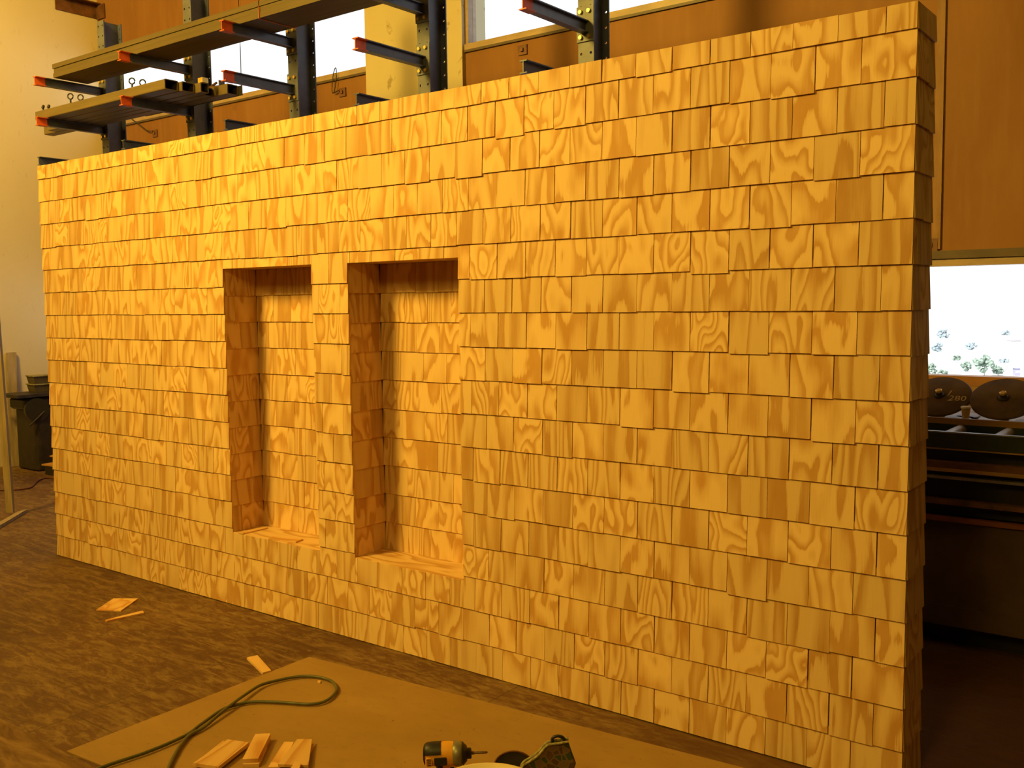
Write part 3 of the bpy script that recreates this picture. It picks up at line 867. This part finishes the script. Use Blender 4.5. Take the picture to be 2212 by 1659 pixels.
A = Vector((2.707, -.284, 0)); dx = Vector((1.978, .150, 0)).normalized(); dy = Vector((.005, -1, 0)).normalized()
b = MB(); b.obox(A + dx * 1.22 + dy * .56 + Vector((0, 0, .0027)), dx * 1.22, dy * .56, (0, 0, .0025))
b.build('hardboard_sheet', M['hardboard'], None, tuple(A), label='clean brown hardboard sheet on the floor with its corner pointing at the wall', category='sheet')
b = MB(); b.box(1.15, 3.59, -2.64, -1.412, .0002, .0050)
b.build('hardboard_sheet', M['dusty'], None, (1.15, -2.6, 0), label='dusty dark hardboard sheet at the lower left corner, butted to the clean one', category='sheet')

# hose
hp = [(150, 1690), (228, 1658), (321, 1626.5), (400, 1592), (436, 1566), (480, 1536), (511, 1525.5), (533, 1520.5), (559, 1518.5), (606, 1520), (645, 1523), (670, 1524), (690, 1521.5), (708, 1514.5), (722, 1502), (727, 1492), (723, 1481), (712, 1472), (692, 1466), (672, 1463.5), (648, 1464), (625, 1467), (606, 1471), (580, 1478), (557, 1488), (527, 1509.5), (508, 1525), (480, 1545), (442, 1573), (418, 1586), (404, 1596), (385, 1621), (366, 1658), (350, 1700)]
P3 = [on_floor(x, y, .010) for x, y in hp]
for i, p in enumerate(P3):
    p.z = .0105 + (.0050 if p.y > -1.42 else .0050)
    if 23 <= i <= 27: p.z += .0075 * (1 - abs(i - 26) / 3.5) * 1.5
for i in (3, 4, 5, 6): P3[i].z += 0.0


def smooth(P, n=8):
    o = []
    for i in range(len(P) - 1):
        p0 = P[max(i - 1, 0)]; p1 = P[i]; p2 = P[i + 1]; p3 = P[min(i + 2, len(P) - 1)]
        for k in range(n):
            t_ = k / n
            o.append(.5 * ((2 * p1) + (p2 - p0) * t_ + (2 * p0 - 5 * p1 + 4 * p2 - p3) * t_ ** 2 + (3 * p1 - p0 - 3 * p2 + p3) * t_ ** 3))
    return o + [P[-1]]


b = MB(); b.tube(smooth(P3), .0062, 10)
b.build('air_hose', M['hose'], None, tuple(P3[0]), label='thin green air hose looped on the clean hardboard sheet', category='hose')


def offcut(pts, z0, th, label, name='shingle_offcut', grp='plywood offcuts on the floor', mat='ply_bright', zp=None, cat='wood scrap'):
    """pts: image corners of its top face"""
    zt_ = z0 + th
    q = [on_floor(x, y, zt_) for x, y in pts]
    if z0 > .3: q = [Vector((min(max(p.x, N1[0] + .006), N1[1] - .006), max(p.y, .003), p.z)) for p in q]
    b = MB(); r = R.random(); ou, ov = R.uniform(0, 50), R.uniform(0, 50)
    e1 = (q[1] - q[0]).normalized(); e2 = Vector((-e1.y, e1.x, 0))
    if (q[1] - q[0]).length < (q[3] - q[0]).length: e1, e2 = e2, e1
    lo = [Vector((p.x, p.y, z0)) for p in q]
    n = len(q)
    area = sum(q[i].x * q[(i + 1) % n].y - q[(i + 1) % n].x * q[i].y for i in range(n))
    if area < 0: q.reverse(); lo.reverse()
    U = lambda v: ((v - q[0]).dot(e2) + ou, (v - q[0]).dot(e1) + ov)
    b.face(q, [U(v) for v in q], r); b.face(list(reversed(lo)), None, r)
    for i in range(n):
        j = (i + 1) % n
        f = [lo[i], lo[j], q[j], q[i]]
        b.face(f, [(U(v)[0], U(v)[1] + v.z) for v in f], r)
    c = sum(q, Vector()) / n
    return b.build(name, M[mat], None, (c.x, c.y, z0), label=label, category=cat, group=grp)


FZ = .0004; SZ = .0056
offcut(((208, 1317), (245, 1292.5), (298, 1292.5), (261, 1319)), FZ, .006, 'square plywood shingle lying flat alone on the dark floor')
offcut(((227, 1339), (308, 1318.5), (311.5, 1323), (231, 1341)), FZ, .008, 'narrow plywood strip on the dark floor beside the square shingle')
offcut(((533, 1420), (556, 1415), (586, 1448), (567, 1453)), FZ, .010, 'short plywood block with a dark mark touching the edge of the hardboard sheet')
offcut(((685.5, 1472), (687, 1469.5), (692.5, 1470), (692, 1473.5)), SZ, .006, 'tiny pale wood chip inside the hose loop')
# pile of offcuts along the bottom edge
offcut(((416, 1651), (482, 1600), (525, 1605), (470, 1655.5)), SZ, .008, 'wide plywood offcut at the bottom of the leaning pair by the hose')
offcut(((417.5, 1648), (491, 1597), (538, 1603.5), (471.5, 1656)), SZ + .0085, .013, 'wide streaky plywood offcut lying on top of the pair by the hose')
offcut(((524, 1651), (552, 1594), (584, 1593), (559, 1650)), SZ, .012, 'plywood block at the bottom of the narrow middle stack')
offcut(((523.5, 1640), (551.5, 1585.5), (584.5, 1584), (557.5, 1638.5)), SZ + .0125, .014, 'plywood block on top of the narrow middle stack')
offcut(((579, 1657), (614, 1602), (635, 1602.5), (605, 1656)), SZ, .009, 'plywood strip with a dark edge under the third stack')
offcut(((658, 1634), (679.5, 1604), (682, 1607), (664, 1636)), SZ, .004, 'thin pale sliver sticking out behind the third stack')
offcut(((600.5, 1651), (642, 1596.5), (674, 1596.5), (666, 1652.5)), SZ + .0095, .010, 'pale plywood offcut on top of the third stack')
offcut(((622, 1668), (638, 1644), (650, 1648), (644, 1668)), SZ + .020, .008, 'small orange plywood chip lying across the front of the third stack')
# two pieces left on the sill of the first niche
offcut(((577, 1163.6), (593, 1157.6), (655, 1164), (639, 1170)), N1[2] + .002, .007, 'loose shingle lying on the sill of the smaller niche', 'loose_shingle', 'loose pieces on the niche sill')
offcut(((503, 1152.5), (513, 1155), (579, 1139.5), (571, 1137)), N1[2] + .002, .006, 'narrow wood strip along the jamb on the sill of the smaller niche', 'wood_strip', 'loose pieces on the niche sill')

# ------------------------------------------------------------------ impact driver
DB = Vector((4.030, -.905, SZ))
ax = Vector((.797, .604, .045)).normalized(); upv = Vector((-.03, -.02, 1)); upv = (upv - ax * upv.dot(ax)).normalized(); sd = ax.cross(upv)
HC = on_floor(957, 1628, .188)                                 # middle of the motor housing
DB = Vector((HC.x, HC.y, SZ)) - Vector((ax.x, ax.y, 0)) * .010
DR = thing('impact_driver', tuple(DB), 'yellow and black cordless impact driver with a drill bit standing on the hardboard', 'power tool')
PP = lambda a, h, s=0.0: HC + ax * a + upv * h + sd * s


def dpart(name, mat, fn, parent=DR):
    b = MB(); fn(b); return b.build(name, M[mat], parent, tuple(DB))


def motor(b):
    rings = []
    for a, r in ((-.056, .024), (-.053, .030), (-.046, .034), (-.01, .036), (.020, .036), (.036, .034)):
        rings.append([PP(a, r * 1.02 * math.cos(t_), r * .86 * math.sin(t_)) for t_ in [2 * math.pi * k / 20 for k in range(20)]])
    b.loft(rings, 0, True, True)


dpart('motor_housing', 'yellow', motor)
def cap(b):
    rings = []
    for a, r in ((-.0585, .022), (-.056, .030), (-.048, .0355), (-.030, .0368), (-.004, .0368)):
        ring = []
        for k in range(21):
            t_ = math.radians(-75 + 150 * k / 20)
            ring.append(PP(a, r * 1.02 * math.cos(t_) + .001, r * .88 * math.sin(t_)))
        rings.append(ring)
    b.loft(rings, 0, False, True, False)
    b.mesh(list(rings[0]), [tuple(reversed(range(21)))]); 
    b.lathe(PP(-.060, 0), ax, [(.020, 0), (.030, .003)], 16)
dpart('rear_cap', 'blackplastic', cap)
def plate(b):
    b.rbox(PP(-.006, -.010, .0315), ax * .019, upv * .0125, sd * .0022, .003)
dpart('side_plate', 'blackplastic', plate)
def ventp(b):
    b.rbox(PP(-.042, -.011, .0300), ax * .0105, upv * .014, sd * .003, .008)
vp = dpart('vent_panel', 'yellow', ventp)
for k in range(4):
    dpart('vent_slot', 'blackplastic', lambda b, k=k: b.obox(PP(-.041, -.0195 + .0058 * k, .0332), ax * .006, upv * .0011, sd * .0006), vp)
def gear(b):
    b.lathe(PP(.032, -.001), ax, [(.0345, 0), (.037, .003), (.037, .018), (.034, .028), (.029, .031)], 22)
dpart('gear_case', 'gear', gear)
def bump(b):
    b.lathe(PP(.061, -.003), ax, [(.036, 0), (.031, .004), (.023, .012), (.0165, .013), (.0165, .024), (.014, .026)], 20)
dpart('nose_collar', 'blackplastic', bump)
def bit(b):
    pts = [(0.0055, .087), (.0055, .094)] + [(.0036 + .0008 * (k % 2), .096 + .0022 * k) for k in range(18)] + [(.0014, .137)]
    b.lathe(PP(0, -.003), ax, pts, 10)
dpart('drill_bit', 'bit', bit)
hb = Vector((0, 0, -1))
def handle(b):
    rings = []
    for h, a0, a1, w in ((-.028, -.018, .036, .017), (-.05, -.013, .026, .0165), (-.09, -.020, .016, .0165), (-.125, -.024, .014, .018), (-.14, -.030, .022, .022)):
        ring = []
        for k in range(16):
            t_ = 2 * math.pi * k / 16
            ring.append(PP((a0 + a1) / 2 + (a1 - a0) / 2 * math.cos(t_), h, w * math.sin(t_)))
        rings.append(ring)
    b.loft(rings, 0, True, True)
dpart('handle', 'yellow', handle)
def grip(b):
    rings = []
    for h, a0, a1, w in ((-.030, -.030, .006, .0178), (-.05, -.0165, .004, .0178), (-.09, -.0235, -.002, .0178), (-.125, -.028, -.004, .0195)):
        ring = []
        for k in range(16):
            t_ = 2 * math.pi * k / 16
            ring.append(PP((a0 + a1) / 2 + (a1 - a0) / 2 * math.cos(t_), h, w * math.sin(t_)))
        rings.append(ring)
    b.loft(rings, 0, True, True)
dpart('grip', 'blackplastic', grip)
def guard(b):
    b.prism([(.018, -.030), (.060, -.030), (.052, -.046), (.036, -.058), (.020, -.060)], PP(0, 0, -.012), ax, upv, sd * .024)
dpart('trigger_housing', 'yellow', guard)
dpart('trigger', 'rust_bright', lambda b: b.rbox(PP(.034, -.068, 0), ax * .009, sd * .009, upv * .012, .005))
dpart('switch_mark', 'blackplastic', lambda b: b.obox(PP(.026, -.0395, .0125), ax * .006, upv * .0022, sd * .0012))
batz = SZ
def batt(b):
    z0 = batz + .001; c_ = Vector((DB.x, DB.y, z0 + .022)) - Vector((ax.x, ax.y, 0)) * .004
    fl = Vector((ax.x, ax.y, 0)).normalized(); b.rbox(c_, fl * .052, Vector((-fl.y, fl.x, 0)) * .036, Vector((0, 0, .022)), .010)
dpart('battery', 'blackplastic', batt)

# ------------------------------------------------------------------ camouflage bag, cap and pad
BD = CAM - on_floor(1190, 1640, .2); BD.z = 0; BD.normalize()           # towards the camera
br = Vector((-BD.y, BD.x, 0))
if br.dot(RIGHT) < 0: br = -br
BC = on_floor(1186, 1659, .10); BC.z = 0
K = (BC - CAM).dot(FWD) / 2103.1                                          # metres per pixel there
BC.z = SZ
BG = thing('tool_bag', tuple(BC), 'camouflage cloth tool bag with tan webbing edge and black loop handle', 'bag')
zf = on_floor(1186, 1659, .10).z - SZ
prof = [(-66, -40), (-58, 4), (-24, 30), (-2, 54), (41, 61), (46, 45), (58, 10), (54, 0), (60, -40)]
def bagpt(p, d=0.0): return BC + br * (p[0] * K) + Vector((0, 0, zf + p[1] * K)) + BD * d
def clampz(v): return Vector((v.x, v.y, max(v.z, SZ + .001)))
b = MB()
body = [(-66, -90)] + prof[1:-1] + [(62, -90)]
def inset(poly, f):
    cx = sum(p[0] for p in poly) / len(poly); cy = sum(p[1] for p in poly) / len(poly)
    return [(cx + (p[0] - cx) * f, cy + (p[1] - cy) * f) for p in poly]
rings = []
for d, f in ((.010, .94), (.005, .985), (-.006, 1.0), (-.022, .97), (-.034, .88)):
    rings.append([clampz(bagpt(p, d)) for p in inset(body, f)])
rings = [list(reversed(r)) for r in rings]
b.loft(rings, 0, True, False); b.build('pouch', M['camo'], BG, tuple(BC))
b = MB()
edge = [(-66, -30), (-58, 4), (-41, 18), (-24, 30), (-13, 43), (-2, 54), (20, 58), (42, 62)]
b.tube(smooth([bagpt(p, .010) for p in edge], 4), .0042, 8); b.build('webbing_edge', M['webbing'], BG, tuple(BC))
b = MB(); b.tube(smooth([bagpt(p, -.012) for p in edge], 4), .005, 8); b.build('inner_seam', M['webbing'], BG, tuple(BC))
b = MB(); b.tube(smooth([bagpt(p, -.004) for p in ((9, 50), (7, 60), (10, 67), (18, 70), (26, 69), (32, 65), (35, 56))], 5), .0050, 9); b.build('handle', M['blackplastic'], BG, tuple(BC))

BZ = .30
far = on_floor(1050, 1646.5, BZ)
hd_ = Vector((CAM.x - far.x, CAM.y - far.y, 0)).normalized()
CP = far + hd_ * .150; CP.z = SZ
HH = thing('bucket', tuple(CP), 'cream plastic bucket with a pale lid in front of the dark knee pad', 'bucket')
b = MB(); b.lathe(CP, (0, 0, 1), [(.122, .001), (.126, .006), (.141, BZ - SZ - .03), (.144, BZ - SZ - .028), (.144, BZ - SZ - .016)], 40); b.build('body', M['creamcap'], HH, tuple(CP))
b = MB(); b.lathe(CP + Vector((0, 0, BZ - SZ)), (0, 0, 1), [(.149, -.022), (.151, -.018), (.151, -.003), (.148, 0), (.140, 0), (.136, -.005), (.03, -.005)], 48); b.build('lid', M['creamcap'], HH, tuple(CP))

PC = on_floor(1110, 1659, .0); PC.z = SZ
padK = (PC - CAM).dot(FWD) / 2103.1
q0 = Vector((br.x, br.y, 0)); 
b = MB()
KP = thing('knee_pad', tuple(PC), 'dark domed pad with a brown rim behind the cream bucket lid beside the camouflage bag', 'pad')
def padpt(x, z, dd): return PC + q0 * ((x - 1110) * padK) + Vector((0, 0, z)) + BD * dd
hz = 33 * padK
arc = [(1110 + 42 * math.cos(a), math.sin(a)) for a in [math.pi * (1 - k / 16) for k in range(17)]]
outer = [padpt(x, hz * s_ + .001, 0) for x, s_ in arc]; outb = [padpt(1110 + (x - 1110) * .8, hz * .72 * s_ + .001, -.022) for x, s_ in arc]
b.loft([list(reversed(outer)), list(reversed(outb))], 0, True, True); b.build('dome', M['paddark'], KP, tuple(PC))
b = MB(); b.tube([padpt(x, hz * s_ + .002, .001) for x, s_ in arc], .0030, 8); b.build('rim', M['padbrown'], KP, tuple(PC))

# ------------------------------------------------------------------ far left, in front of the cream wall
LB = thing('lumber_stand', (-1.44, .43, 0), 'sandy board standing upright on a floor runner at the left picture edge', 'stand')
LO = (-1.44, .43, 0)
e_r = Vector((.797, .604, 0)).normalized()
b = MB(); c0 = Vector((-1.475, .415, .024)); c1 = Vector((-1.505, .390, 2.05))
w_ = e_r * .026; t_ = Vector((-e_r.y, e_r.x, 0)) * .015
b.hexa([c0 - w_ - t_, c0 + w_ - t_, c0 + w_ + t_, c0 - w_ + t_, c1 - w_ - t_, c1 + w_ - t_, c1 + w_ + t_, c1 - w_ + t_]); b.build('upright', M['sand'], LB, LO)
b = MB(); p0 = on_floor(52, 1107); p1 = on_floor(-40, 1162); dd = (p1 - p0).normalized(); nn = Vector((-dd.y, dd.x, 0))
b.obox((p0 + p1) / 2 + Vector((0, 0, .012)), dd * (p1 - p0).length / 2, nn * .022, (0, 0, .0115)); b.build('runner', M['sand'], LB, LO)
b = MB(); pz = Vector((-1.545, .352, 1.04)); b.obox(pz, e_r * .030, Vector((-e_r.y, e_r.x, 0)) * .012, (0, 0, .030)); b.build('cleat', M['rust_bright'], LB, LO)
b = MB(); c0 = Vector((-3.765, 1.545, .0)); c1 = Vector((-3.868, 1.63, 1.13))
w_ = Vector((.0, .048, 0)); t_ = Vector((.012, 0, .004))
b.hexa([c0 - w_ - t_ + Vector((0, 0, .004)), c0 - w_ + t_, c0 + w_ + t_, c0 + w_ - t_ + Vector((0, 0, .004)), c1 - w_ - t_, c1 - w_ + t_, c1 + w_ + t_, c1 + w_ - t_])
b.build('leaning_board', M['sand'], None, tuple(c0), label='short wide board leaning against the cream wall beside the dark machine', category='board')

# dark stationary machine by the cream wall
DM = thing('pedestal_machine', (-3.5, 1.65, 0), 'dark pedestal machine with a tray lid standing against the cream wall', 'machine')
DO = (-3.5, 1.65, 0)
b = MB(); b.rbox((-3.45, 1.70, .30), (.20, 0, 0), (0, .17, 0), (0, 0, .299), .04); b.build('pedestal', M['darkiron'], DM, DO)
b = MB(); b.rbox((-3.46, 1.66, .655), (.17, 0, 0), (0, .20, 0), (0, 0, .055), .05); b.cyl((-3.29, 1.56, .60), (-3.24, 1.55, .60), .11, 20); b.build('motor', M['blackplastic'], DM, DO)
b = MB(); b.obox((-3.46, 1.60, .735), Vector((.19, .0, 0)), Vector((0, .22, 0)), (0, 0, .0145)); b.build('tray_lid', M['darkiron'], DM, DO)
b = MB(); b.lathe((-3.262, 1.70, .50), (1, -.35, 0), [(.045, 0), (.05, .006), (.045, .012)], 20); b.build('dial', M['steel'], DM, DO)
b = MB(); b.tube([(-3.22, 1.46, .46), (-3.235, 1.58, .55), (-3.235, 1.66, .62)], .010, 7); b.build('lever', M['darkiron'], DM, DO)
for k in range(2):
    z0 = .7505 + k * .083
    b = MB(); x, y = -3.52, 1.755
    f = .075
    b.loft([[Vector((x + sx * (f - .012), y + sy * (.12 - .012), z0)) for sx, sy in ((-1, -1), (1, -1), (1, 1), (-1, 1))], [Vector((x + sx * f, y + sy * .12, z0 + .070)) for sx, sy in ((-1, -1), (1, -1), (1, 1), (-1, 1))]], 0, True, False)
    BN = b.build('storage_bin', M['olivebin'], None, (x, y, z0), label=('olive bin on the tray of the dark pedestal machine' if k == 0 else 'olive bin stacked on top of the other bin at the cream wall'), category='bin', group='stacked olive bins')
    b = MB(); b.box(x - f - .008, x + f + .008, y - .128, y + .128, z0 + .070, z0 + .080); b.build('rim', M['webbing'], BN, (x, y, z0))
b = MB(); b.box(-3.06, -2.86, 1.50, 1.72, .0, .085); b.build('crate', M['blackplastic'], None, (-2.96, 1.6, 0), label='low black crate on the floor beside the left end of the shingled wall', category='crate')
b = MB(); b.obox((-2.96, 1.60, .0925), (.13, .02, 0), (-.01, .10, 0), (0, 0, .007)); b.build('wood_scrap', M['ply_bright'], None, (-2.96, 1.6, .086), label='pale wood scrap lying on the low black crate', category='wood scrap')
b = MB(); b.box(-2.98, -2.88, 1.62, 1.71, .100, .165); b.build('block', M['rust'], None, (-2.93, 1.66, .1), label='brown block on the pale scrap over the black crate', category='block')
b = MB(); b.obox((-2.95, 1.64, .1725), (.08, .02, 0), (-.01, .09, 0), (0, 0, .006)); b.build('wood_scrap', M['ply_bright'], None, (-2.95, 1.64, .166), label='pale wood scrap topmost over the low black crate', category='wood scrap')
b = MB(); cpts = [on_floor(x, y, .008) for x, y in ((-60, 1064), (0, 1059), (40, 1057), (66, 1053), (80, 1040), (92, 1034), (106, 1032), (135, 1036))]
b.tube(smooth(cpts, 6), .007, 8); b.build('power_cable', M['redcable'], None, tuple(cpts[0]), label='red-brown power cable snaking over the floor at the far left', category='cable')

# ------------------------------------------------------------------ light
w = bpy.data.worlds.new('daylight'); scn.world = w; w.use_nodes = True
bg = w.node_tree.nodes['Background']; bg.inputs[0].default_value = (.90, .96, 1.0, 1); bg.inputs[1].default_value = 1.75


def area(name, loc, tgt, size, power, col):
    l = bpy.data.lights.new(name, 'AREA'); l.shape = 'DISK'; l.size = size; l.energy = power; l.color = col
    o = bpy.data.objects.new(name, l); COL.objects.link(o); o.location = loc
    o.rotation_euler = (Vector(tgt) - Vector(loc)).to_track_quat('-Z', 'Y').to_euler()
    return o


sl = bpy.data.lights.new('sun', 'SUN'); sl.energy = 9.0; sl.angle = .01; sl.color = (1, .98, .94)
so = bpy.data.objects.new('sun', sl); COL.objects.link(so); so.location = (0, -30, 30)
so.rotation_euler = Vector((.25, .72, -.65)).to_track_quat('-Z', 'Y').to_euler()
WARM = (1.0, .645, .095)
lm = area('high_bay_and_fill', (.4, -4.6, 5.4), (2.0, 0, 3.4), 1.6, 250, WARM); lm.data.spread = 1.6
area('high_bay_and_fill', (5.3, -6.3, 4.9), (3.4, -.2, 1.6), 1.4, 140, WARM)
lp = area('high_bay_and_fill', (-.9, -2.2, 5.8), (-3.85, .4, 3.9), 1.0, 250, WARM); lp.data.spread = 2.2
area('high_bay_and_fill', (9.2, -1.2, 5.7), (7.0, -.4, 1.0), 1.2, 18, WARM)  # added warm fill for the shingled wall's right end, standing in for room bounce
